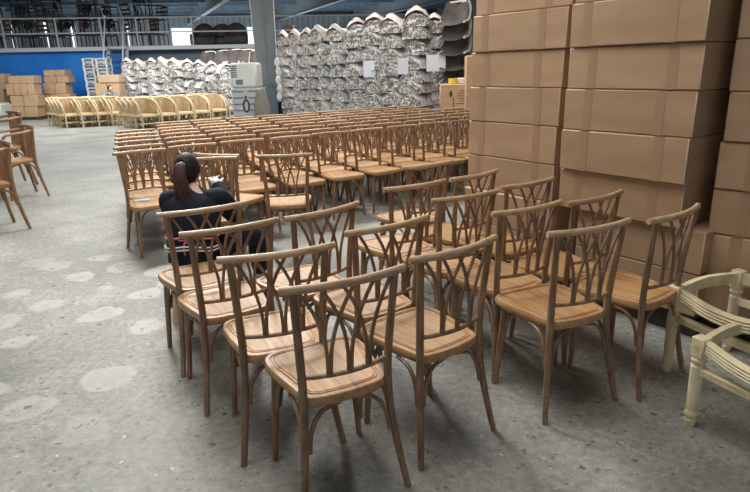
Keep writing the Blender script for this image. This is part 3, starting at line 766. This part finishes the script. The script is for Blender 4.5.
    # floor runner the stack rests on
ST = [(287, 31, 16.6), (300, 29.7, 16.0), (312, 28.5, 15.5), (325, 25.5, 15.0), (340, 24.5, 14.4), (359, 18.5, 13.7), (379, 14, 13.1), (399, 14.5, 12.6), (420, 7, 12.1), (440, 12, 11.8)]
ST = ST[:9] + [(438, 14, 12.3)]
for i, (px, py, Y) in enumerate(ST):
    p = AT(px, py, Y); wrapped_stack(p.x, Y, p.z, R(-20), f'{ORD[i]} tall stack from the grey column', lean=(-.02, 0), sc=(.66, .66, .68, .74, .80, .95, .98, .98, .98, .9)[i])
for (px, py, w, h, Y) in ((369, 69, .24, .33, 12.75), (403, 66, .20, .30, 11.75), (436, 63, .36, .30, 11.5)):
    p = AT(px, py, Y); b = MB(); b.box((0, 0, 0), (w, .004, h)); o = b.build('paper_label', M['paper'], None, False); o.location = p; o.rotation_euler = (R(4), 0, R(-12))
    tag(o, 'white paper sheet taped to the wrapped chairs, ' + {369: 'nearest the grey column', 403: 'middle one of three', 436: 'largest, above the printed carton'}[px], 'paper sheet', 'paper sheets on the wrapped stacks')
# brown shells stacked without film next to the tall cartons
sh = None
p = AT(456, 3, 11.5)
nsh = 9
for i in range(nsh):
    z = .15 + i * (p.z - .55) / (nsh - 1)
    if sh is None:
        sh = empty('shell_chair'); kd = []
        s = MB(); rings = []
        for j in range(7):
            q = j / 6; a = q * 1.35; yy = -.25 + .42 * math.sin(a) ; zz = .40 * (1 - math.cos(a)) * 1.25
            rings.append([(x * (1 - .25 * q * q), yy + .10 * (x / .28) ** 2 * (-1 if q > .4 else 0), zz + .06 * (x / .28) ** 2) for x in (-.28, -.2, -.1, 0, .1, .2, .28)])
        s.loft(rings, 0, False, False); kd.append(s.build('seat_shell', M['sofa'], sh))
        s = MB()
        for sx in (-1, 1): s.tube([(sx * .26, -.26, .05), (sx * .27, -.05, .10), (sx * .235, .14, .30), (sx * .2, .16, .42)], .022, 6, 3)
        s.tube([(-.2, .16, .42), (0, .2, .44), (.2, .16, .42)], .022, 6, 3); kd.append(s.build('plastic_edging', M['creamfilm'], sh))
        KIDS[sh.name] = kd; o = sh
    else: o = copy_tree(sh)
    o.location = (p.x + .012 * (8 - i), 11.5, z); o.rotation_euler = (0, 0, R(-30)); tag(o, f'brown curved chair shell, {ORD[nsh - 1 - i]} from the top, in the stack beside the tall cartons', 'chair', 'brown chair shells in one stack')

# distant wrapped stacks behind the cream chairs
for i, (px, py, Y) in enumerate(((131, 58, 22.0), (143, 59, 21.8), (155, 58, 21.6), (167, 57, 21.4), (179, 58, 21.2), (190, 59, 20.9), (201, 60, 20.6), (212, 61, 20.3), (224, 62, 20.0))):
    p = AT(px, py, Y); wrapped_stack(p.x, Y, p.z, R(-15 if i < 5 else 20), f'{ORD[i]} low stack from the stairs', .26, (-.03, 0), .8)
# round-seat chairs heaped on the low stacks
for i, (px, py, Y) in enumerate(((207, 56, 21.6), (222, 55, 21.4), (236, 54, 21.2), (248, 54, 21.0), (258, 55, 20.8))):
    p = AT(px, py, Y); src = sh; o = copy_tree(sh); o.location = (p.x, Y, p.z - .35); o.rotation_euler = (0, 0, R(-25 + 9 * i)); o.scale = (1.15,) * 3
    tag(o, f'brown curved chair shell, {ORD[i]} from the stairs, heaped on the low wrapped stacks', 'chair', 'brown chair shells on top of the low stacks')
    q = MB(); hgt = p.z - .36; q.box((0, 0, hgt / 2), (.62, .6, hgt), 0, .02); o = q.build('film_covered_block', M['plasticgrey'], None); o.location = (p.x, Y, 0); tag(o, f'grey film-covered block, {ORD[i]} of those carrying the brown shells', 'wrapped block', 'film-covered blocks under the shells')

# white slatted stacks left of the stairs
def stool_stack(px, pt, pb, Y, w, label):
    a, c = AT(px, pt, Y), AT(px, pb, Y)
    n = 6; hh = a.z / n
    for i in range(n):
        o = empty('white_folding_stool', (a.x, Y, i * hh), R(-8), f'white wrapped stool, {ORD[i]} from the floor, in the {label}', 'stool', 'white wrapped stools stacked by the stairs')
        b = MB(); b.box((0, 0, hh - .03), (w, w * .8, .05), 0, .012); b.build('stool_seat', M['plasticwhite'], o)
        for sx in (-1, 1):
            b = MB(); b.tube([(sx * w * .47, -w * .38, 0), (sx * w * .40, -w * .36, hh * .5), (sx * w * .47, -w * .38, hh - .03)], .045, 6, 2); b.build('leg', M['plasticwhite'], o)
            b = MB(); b.tube([(sx * w * .47, w * .38, 0), (sx * w * .40, w * .36, hh * .5), (sx * w * .47, w * .38, hh - .03)], .03, 6, 2); b.build('leg', M['plasticwhite'], o)
        b = MB(); b.box((0, .03, hh * .5 - .02), (w * .80, w * .6, hh * .62), 0, .03); b.build('apron', M['plasticgrey'], o)
        b = MB(); b.tube([(-w * .42, -w * .3, hh * .25), (0, -w * .42, hh * .55), (w * .42, -w * .3, hh * .25)], .025, 6, 3); b.build('stretcher', M['plasticgrey'], o)
stool_stack(90, 58, 100, 23.6, .46, 'stack nearer the blue wall'); stool_stack(103, 58, 100, 23.4, .46, 'stack touching the stairs')

# ------------------------------------------------------------------ distant cartons
def far_cartons(rows, Y, nm, base=.0):
    cnt = 0; zc = base
    for (x0, x1, yt, yb, n) in rows:
        a, c = AT(x0, yt, Y), AT(x1, yb, Y); w = (c.x - a.x) / n; c.z = zc; zc = a.z
        for i in range(n):
            carton('carton', (a.x + w * (i + .5), Y + rnd.uniform(-.03, .03), c.z + .002), (w - .015, .55, a.z - c.z - .004), rnd.uniform(-.02, .02), f'small carton, {ORD[min(cnt, 14)]} from the floor, in the {nm}', 'small cartons by the blue wall', True)
            cnt += 1
far_cartons([(15.5, 43, 106.5, 117.4, 2), (13, 43, 95.2, 106.5, 2), (9, 39.5, 84, 95.2, 4), (11, 39, 76, 84, 2)], 22.4, 'stack with four upright boxes', .1)
far_cartons([(45, 77, 103.5, 114, 3), (42, 75, 94, 103.5, 3), (46, 70.5, 83.2, 94, 2), (47, 72.5, 76.4, 83.2, 2), (46.5, 69, 70.2, 76.4, 2)], 23.4, 'tallest stack before the blue wall', .1)
far_cartons([(-12, 11, 104, 116, 1), (-12, 10, 90, 104, 1), (-12, 10, 74, 90, 1)], 22.9, 'stack cut by the photo edge')
far_cartons([(97, 124, 97, 111, 2), (97.5, 124, 83, 97, 2), (101, 123, 75, 83, 1)], 21.4, 'stack behind the distant worker')
for (px0, px1, Y, l) in ((9, 45, 22.4, 'stack with four upright boxes'), (43, 78, 23.4, 'tallest carton stack before the blue wall')):
    a, c = AT(px0, 117, Y), AT(px1, 117, Y); b = MB()
    for k in range(3): b.box((0, -.22 + .22 * k, .05), (c.x - a.x, .1, .09))
    o = b.build('pallet', M['pallet'], None, False); o.location = ((a.x + c.x) / 2, Y, 0); tag(o, f'dark pallet under the {l}', 'pallet', 'distant pallets')
a = AT(3, 110, 21.8); b = MB(); b.box((0, 0, .33), (1.3, .8, .64), 0, .08); o = b.build('sheeted_bundle', M['tarp'], None); o.location = (a.x - .5, 21.8, 0.01); tag(o, 'pale green sheeted bundle on the floor before the cartons', 'bundle')

# printed carton beside the wrapped stacks with things on it
Yc = 10.9; a, c = AT(440, 84, Yc), AT(474, 108, Yc); zt, zb = a.z, c.z
wd = c.x - a.x + .1
o = carton('printed_carton', (a.x + wd / 2, Yc, zb), (wd, .5, zt - zb), R(-6), 'brown printed carton, topmost beside the wrapped chairs, carrying tape', 'cartons beside the wrapped chairs', True)
b = MB(); d = -.252
b.ball((-.17, d, .27), (.028, .002, .055), 10, 8)
for i in range(6): b.box((.10 + (.0 if i % 2 else -.03), d, .10 + i * .045), (.30 - .05 * (i % 3), .002, .010))
b.box((-.12, d, .12), (.012, .002, .16)); b.build('printing', M['print'], o, False)
for i in range(2):
    h = zb / 2; carton('carton', (a.x + wd / 2 + .02, Yc + .02, i * h), (wd, .5, h - .004), R(-5 + 3 * i), f'plain brown carton, {"on the floor" if i == 0 else "second up"} under the printed carton', 'cartons beside the wrapped chairs', True)
b = MB(); b.lathe([(.075, 0), (.09, .004), (.09, .09), (.075, .094), (.045, .094), (.045, 0)], n=18); p = AT(453, 81, Yc); o = b.build('tape_roll', M['yellow'], None); o.location = (p.x, Yc - .05, zt); tag(o, 'yellow tape roll lying on the printed carton', 'tape roll')
b = MB(); b.box((0, 0, .05), (.22, .16, .10), 0, .012); p = AT(463, 81, Yc); o = b.build('white_packet', M['plasticwhite'], None); o.location = (p.x, Yc - .03, zt); tag(o, 'white packet lying beside the yellow tape roll', 'packet')
p = AT(470, 55, 10.0); carton('carton', (p.x + .27, 10.6, 0), (.5, .5, p.z), R(-6), 'tall upright brown carton between the printed carton and the tall stacks', 'cartons beside the wrapped chairs', True)

# crates and net bag beside the column
Yk = 15.6; a, c = AT(234, 88, Yk), AT(265, 116, Yk); wd = (c.x - a.x)
cr = empty('plastic_pallet_box', ((a.x + c.x) / 2, Yk, 0), R(-5), 'grey ribbed plastic box with a dark oval emblem, under the white crate', 'plastic box')
b = MB(); b.box((0, 0, a.z / 2), (wd, .6, a.z), 0, .02); b.build('box_body', M['plasticgrey'], cr)
b = MB()
for i in range(7): b.box((-wd * .27 + .01, -.305, .12 + i * (a.z - .2) / 6), (wd * .38, .012, .03)); b.box((wd * .27, -.305, .12 + i * (a.z - .2) / 6), (wd * .36, .012, .03))
b.build('ribs', M['steel'], cr, False)
b = MB(); b.tube([(.07 * math.cos(t_), -.31, a.z * .62 + .15 * math.sin(t_)) for t_ in [i * math.pi / 8 for i in range(17)]], .022, 6, 1); b.ball((0, -.31, a.z * .62 + .21), (.035, .012, .035), 8, 6); b.build('oval_emblem', M['print'], cr)
t_ = AT(236, 63, Yk); hh = t_.z - a.z
cr2 = empty('white_crate', (cr.location.x - .02, Yk, a.z), R(-4), 'white plastic crate with dark vents on top of the grey ribbed box', 'crate')
b = MB(); b.box((0, 0, hh / 2), (wd * .92, .58, hh), 0, .05); b.build('crate_body', M['plasticwhite'], cr2)
b = MB()
for i in range(6): b.box((-wd * .36, -.293, hh * .45 + i * hh * .085), (wd * .15, .01, hh * .05)); b.box((-wd * .25, -.293, hh * .45 + i * hh * .085), (wd * .05, .01, hh * .05))
b.box((-wd * .16, -.293, hh * .24), (wd * .24, .01, hh * .2), 0, 0); b.build('vents', M['steelblue'], cr2, False)
b = MB(); p = AT(262, 97, Yk - .6)
b.ball((0, 0, .55), (.22, .16, .55), 14, 10, fn=lambda q: q * (1 + .18 * noise.noise(q * 3)))
o = b.build('net_bag', M['net'], None); o.location = (p.x, Yk - .62, .0); tag(o, 'olive net bag slumped against the grey ribbed plastic box', 'bag')
# dark foam roll and rope by the column
b = MB(); b.tube([(0, 0, 0), (0, 0, 1.3), (0, .02, 2.45)], [.14, .15, .13], 12, 3); p = AT(277, 116, 16.9); o = b.build('black_foam_roll', M['black'], None); o.location = (p.x, 17.1, 0); tag(o, 'black rolled sheet standing between the grey column and wrapped chairs', 'roll')
b = MB(); p0, p1 = AT(273.5, 0, 16.0), AT(277, 60, 16.0); b.tube([(p0.x, 16, 4.4), (p1.x, 16, p1.z), (p1.x + .02, 16.02, .9)], .012, 6, 3)
for i in range(5): b.ball((p1.x + .02 * (i % 2), 16.0, 1.75 - i * .22), (.07, .05, .12), 8, 6, fn=lambda q: q * (1 + .3 * noise.noise(q * 2.5 + Vector((3, 1, 0)))))
o = b.build('hanging_cord', M['film'], None); tag(o, 'white cord wound with plastic film hanging beside the grey column', 'cord')

# ------------------------------------------------------------------ building
b = MB(); b.box((0, 0, -.05), (64, 64, .1)); fl_o = structure('floor', b, M['floor']); fl_o.location = (-5, 18, 0)
def hcol(px, py, Y, w0, w1, nm, hz=5.2):
    p = AT(px, py, Y); b = MB(); D = .3
    for sx in (-1, 1):
        b.loft([[(sx * w / 2 - .012, -D / 2, z), (sx * w / 2 + .012, -D / 2, z), (sx * w / 2 + .012, D / 2, z), (sx * w / 2 - .012, D / 2, z)] for w, z in ((w0, 0), (w1, hz))])
    b.loft([[(-w / 2, -.10, z), (w / 2, -.10, z), (w / 2, -.085, z), (-w / 2, -.085, z)] for w, z in ((w0, 0), (w1, hz))])
    b.loft([[(-w / 2 - .006, -D / 2 + .002, z), (w / 2 * -.0 , -D / 2 + .002, z), (0, -D / 2 + .02, z), (-w / 2 - .006, -D / 2 + .02, z)] for w, z in ((w0, 0), (w1, hz))])
    q = MB(); o = structure(nm, b, M['steel']); o.location = (p.x, Y, 0); o.rotation_euler = (0, 0, R(14))
    b = MB(); b.box((0, -.02, .55), (w0 + .05, .31, 1.1), 0, .01); b.box((0, 0, .02), (w0 + .2, .5, .04)); c_ = b.build('painted_base', M['steelblue'], o)
    return o
hcol(269, 100, 16.7, .40, .72, 'trim_1', 5.1); hcol(470, 30, 21, .4, .6, 'trim_2', 5.1)
BA = R(8); BD = Vector((math.cos(BA), math.sin(BA), 0)); BN = Vector((-BD.y, BD.x, 0))
C0 = AT(108, 47, 25.2); ZM = C0.z
def bw(s_, n, z): return Vector((C0.x, C0.y, 0)) + BD * s_ + BN * n + Vector((0, 0, z))
def bbox(mb, s0, s1, n0, n1, z0, z1, bev=0): mb.box(bw((s0 + s1) / 2, (n0 + n1) / 2, (z0 + z1) / 2), (abs(s1 - s0), abs(n1 - n0), z1 - z0), BA, bev)
b = MB(); bbox(b, -14, .6, .3, .45, 0, ZM - .12); structure('wall_blue', b, M['bluewall'])
b = MB(); bbox(b, .6, 14, .6, .75, 0, ZM - .12); structure('wall_under_mezzanine', b, M['steelblue'])
b = MB(); bbox(b, -18, 22, 0, 16, ZM - .14, ZM); structure('floor_mezzanine', b, M['concrete'])
b = MB(); bbox(b, -20, 40, 16, 16.2, 0, 5.09); o = structure('wall_back', b, M['siding'])
b = MB(); b.box((-4, 20, 5.15), (62, 56, .1)); structure('ceiling', b, M['roof'])
# rafters and purlins under the roof
for i, xx in enumerate((-19.3, -14.1, -8.9, -3.7, 1.5, 6.7)):
    b = MB(); d = Vector((.39, -.92, 0)).normalized(); p = Vector((xx - 2.5, 39, 4.72)); q = p + d * 26; ang = math.atan2(d.y, d.x); mid = (p + q) / 2
    for dz, w, h in ((-.32, .24, .03), (.32, .24, .03), (0, .02, .62)): b.box(mid + Vector((0, 0, dz)), (26, w, h), ang)
    structure(f'trim_{i + 3}', b, M['steel'])
for i in range(12):
    b = MB(); b.box((-4, 15.5 + i * 2.0, 5.0), (42, .09, .2), R(22) * 0); structure(f'trim_{i + 12}', b, M['steelblue'])
# windows in the back wall (pane + frame)
def win(n, px0, px1, py0, py1):
    Y = C0.y + 15.9
    a, c = AT(px0, py0, Y), AT(px1, py1, Y)
    s0, s1 = (a - bw(0, 0, a.z)).dot(BD), (c - bw(0, 0, c.z)).dot(BD)
    b = MB(); bbox(b, s0, s1, 15.93, 15.98, c.z, a.z); o = structure(f'window_{n}', b, M['daypane'])
    f = MB()
    for z in (a.z, c.z): bbox(f, s0 - .05, s1 + .05, 15.88, 15.96, z - .04, z + .04)
    for s_ in (s0, s1): bbox(f, s_ - .04, s_ + .04, 15.88, 15.96, c.z, a.z)
    f.build('window_frame', M['whitepaint'], o, False)
win(1, 171, 194, 28, 47); win(2, 246, 262, 26, 44); win(3, 75, 83, 26, 50); win(4, 50, 58, 22, 50); win(5, 18, 27, 20, 50); win(6, 128, 133, 26, 48)
# mezzanine railing
rl = empty('mezzanine_railing', bw(0, .05, ZM), BA, 'white steel railing along the edge of the upper storage floor', 'railing')
for z, nm in ((1.12, 'top_rail'), (.55, 'mid_rail')):
    b = MB(); b.box((0, 0, z), (26, .05, .05), 0, .01); b.build(nm, M['whitepaint'], rl)
b = MB(); b.box((0, -.03, -.06), (27.5, .06, .16), 0, .01); b.build('edge_channel', M['whitepaint'], rl)
for s_ in (-9.5, -6.6, -3.9, -1.9, -.2, 1.2, 3.4, 6.2, 9.5, 12):
    b = MB(); b.box((s_, 0, .56), (.05, .05, 1.12), 0, .008); b.build('railing_post', M['whitepaint'], rl)
# stairs
stp = empty('steel_stairs', bw(.38, 0, 0), BA, 'grey steel stairs climbing to the upper storage floor', 'stairs')
nst = 12; wS = .72
for i in range(nst):
    b = MB(); b.box((.03 * (nst - i) * .5, -.2 - (nst - 1 - i) * .20, (i + 1) * ZM / (nst + .5)), (wS, .22, .04), 0, .006); b.build('tread', M['steel'], stp)
for sx in (-1, 1):
    b = MB(); b.tube([(sx * wS / 2 + .22, -2.55, 0), (sx * wS / 2, 0, ZM)], .07, 4, 1); b.build('stringer', M['whitepaint'], stp)
    b = MB(); b.tube([(sx * wS / 2 + .22, -2.5, .0), (sx * wS / 2 + .22, -2.5, .95), (sx * wS / 2, 0, ZM + 1.0), (sx * wS / 2 - .25, .5, ZM + 1.7)], .028, 6, 1); b.build('handrail', M['whitepaint'], stp)

# chairs stored on the mezzanine
def store_chair(mk, style):
    o = empty('stored_chair'); kids = []
    def add(nm, mb): kids.append(mb.build(nm, M[mk], o))
    s = MB(); s.box((0, 0, .45), (.46, .44, .05), 0, .015); add('seat', s)
    for x in (-.2, .2):
        for y, t_ in ((-.19, .45), (.19, .95)):
            s = MB(); s.tube([(x, y * 1.1, 0), (x, y, t_ * .5), (x * (1 if t_ < .5 else .95), y + (.08 if t_ > .5 else 0), t_)], .02, 5, 2); add('leg', s)
    s = MB()
    if style == 0:
        s.tube([(-.19, .25, .72), (-.15, .27, .93), (0, .28, 1.0), (.15, .27, .93), (.19, .25, .72)], .022, 6, 3); s.ball((0, .27, .8), (.14, .02, .12), 10, 6)
    else:
        for z in (.62, .76, .92): s.box((0, .24 + (z - .6) * .1, z), (.4, .025, .08), 0, .008)
    add('backrest', s); KIDS[o.name] = kids; return o
SC = [store_chair('dark', 0), store_chair('darkbrown', 1)]; scu = set()
def sput(i, p, rz, flip, label, sc=1.0):
    src = SC[i]
    o = copy_tree(src) if i in scu else src; scu.add(i)
    o.location = p; o.rotation_euler = (0, math.pi if flip else 0, rz); o.scale = (sc,) * 3; tag(o, label, 'chair', 'dark chairs stored on the upper floor')
for i, (px, n, dn, ty) in enumerate(((3, 2, 1.2, 0), (13, 2, 2.4, 0), (22, 1, .9, 1), (30, 3, 1.3, 0), (38, 3, 2.4, 0), (47, 1, 1.0, 0), (55, 3, 1.3, 1), (63, 3, 2.3, 0), (71, 2, 1.2, 0), (86, 2, 1.2, 0), (94, 3, 1.6, 1), (103, 3, 1.3, 0), (114, 3, 2.2, 0), (136, 2, 1.2, 1), (145, 3, 1.5, 1), (153, 2, 1.0, 1), (161, 3, 1.8, 1))):
    q = AT(px, 46, C0.y + dn); s_ = (q - bw(0, 0, 0)).dot(BD)
    for k in range(n):
        w = bw(s_ + rnd.uniform(-.08, .08), dn, ZM + k * .58); sput(ty, w, rnd.uniform(-.6, 3.5), False, f'dark stored chair, {ORD[k]} from the deck, {ORD[i] if i < 15 else ("sixteenth", "seventeenth")[i - 15]} upper-floor stack from the photo edge', 1.2)
def store_sofa(px, dn, w, mk, label, sc=1):
    q = AT(px, 46, C0.y + dn); s_ = (q - bw(0, 0, 0)).dot(BD)
    o = empty('stored_armchair', bw(s_, dn, ZM), BA, label, 'armchair', 'upholstered seats stored on the upper floor'); 
    b = MB(); b.box((0, 0, .25), (w, .7, .34), 0, .06); b.build('seat_cushion', M[mk], o)
    b = MB(); b.ball((0, .28, .55), (w * .5, .16, .42), 14, 10); b.build('backrest', M[mk], o)
    for sx in (-1, 1):
        b = MB(); b.box((sx * w * .46, 0, .35), (.14, .7, .5), 0, .06); b.build('armrest', M[mk], o)
        for sy in (-.28, .28): b = MB(); b.tube([(sx * w * .42, sy, 0), (sx * w * .42, sy, .12)], .025, 6, 1); b.build('leg', M['dark'], o)
store_sofa(204, 1.2, .9, 'sofa', 'dark upholstered armchair on the upper floor, first right of the bright window'); store_sofa(222, 1.5, 1.0, 'darkbrown', 'dark brown upholstered armchair, second right of the bright window'); store_sofa(236, 1.0, .9, 'sofa', 'dark round-backed armchair nearest the grey column on the upper floor')
store_sofa(199, 2.6, .7, 'tarp', 'pale covered armchair behind the dark ones on the upper floor')
p = AT(288, 22, 30); b = MB(); b.box((0, 0, .5), (.5, .45, 1.0), 0, .02); 
o = b.build('carton', M['cartonfar'], None); o.location = (p.x, 30, ZM); tag(o, 'single brown carton on the upper floor right of the grey column', 'carton')

# ------------------------------------------------------------------ light
w = bpy.data.worlds.new('sky'); S.world = w; w.use_nodes = True
bg = w.node_tree.nodes['Background']; bg.inputs[0].default_value = (.86, .93, 1.0, 1); bg.inputs[1].default_value = .56
def area(name, loc, size, energy, rot=(0, 0, 0), col=(1, 1, 1)):
    d = bpy.data.lights.new(name, 'AREA'); d.shape = 'RECTANGLE'; d.size, d.size_y = size; d.energy = energy; d.color = col
    o = bpy.data.objects.new(name, d); COL.objects.link(o); o.location = loc; o.rotation_euler = rot; return o
def aim(o, t): o.rotation_euler = (Vector(t) - o.location).to_track_quat('-Z', 'Y').to_euler()
k = area('key_light', (-2.4, 7.6, 4.95), (2.2, 1.6), 640, col=(1, .98, .95)); aim(k, (.3, 2.5, .2))  # unseen key light under the closed roof, placed to match shadow direction
area('overhead_fill_near', (-.9, 2.6, 5.0), (2.6, 3.2), 175, (0, 0, 0), (1, .97, .93))  # added overhead fill for the nearest chairs, hung below the solid roof
area('overhead_fill_mid', (-2.0, 10.5, 5.0), (8, 5), 470, (0, 0, 0), (1, .98, .95))  # added fill above the packed block, no roof opening there
area('overhead_fill_far', (-6, 18.5, 4.35), (14, 4), 1150, (0, 0, 0), (.97, .99, 1))  # unseen panel added to brighten the distant stacks and blue wall
area('mezzanine_fill', (-8, 33, 4.3), (18, 4), 1300, (0, 0, 0), (.9, .96, 1))  # added fill for the dark upper floor, no light fittings there
S.view_settings.view_transform = 'Standard'; S.view_settings.look = 'None'; S.view_settings.exposure = 0.0
S.cycles.use_denoising = True
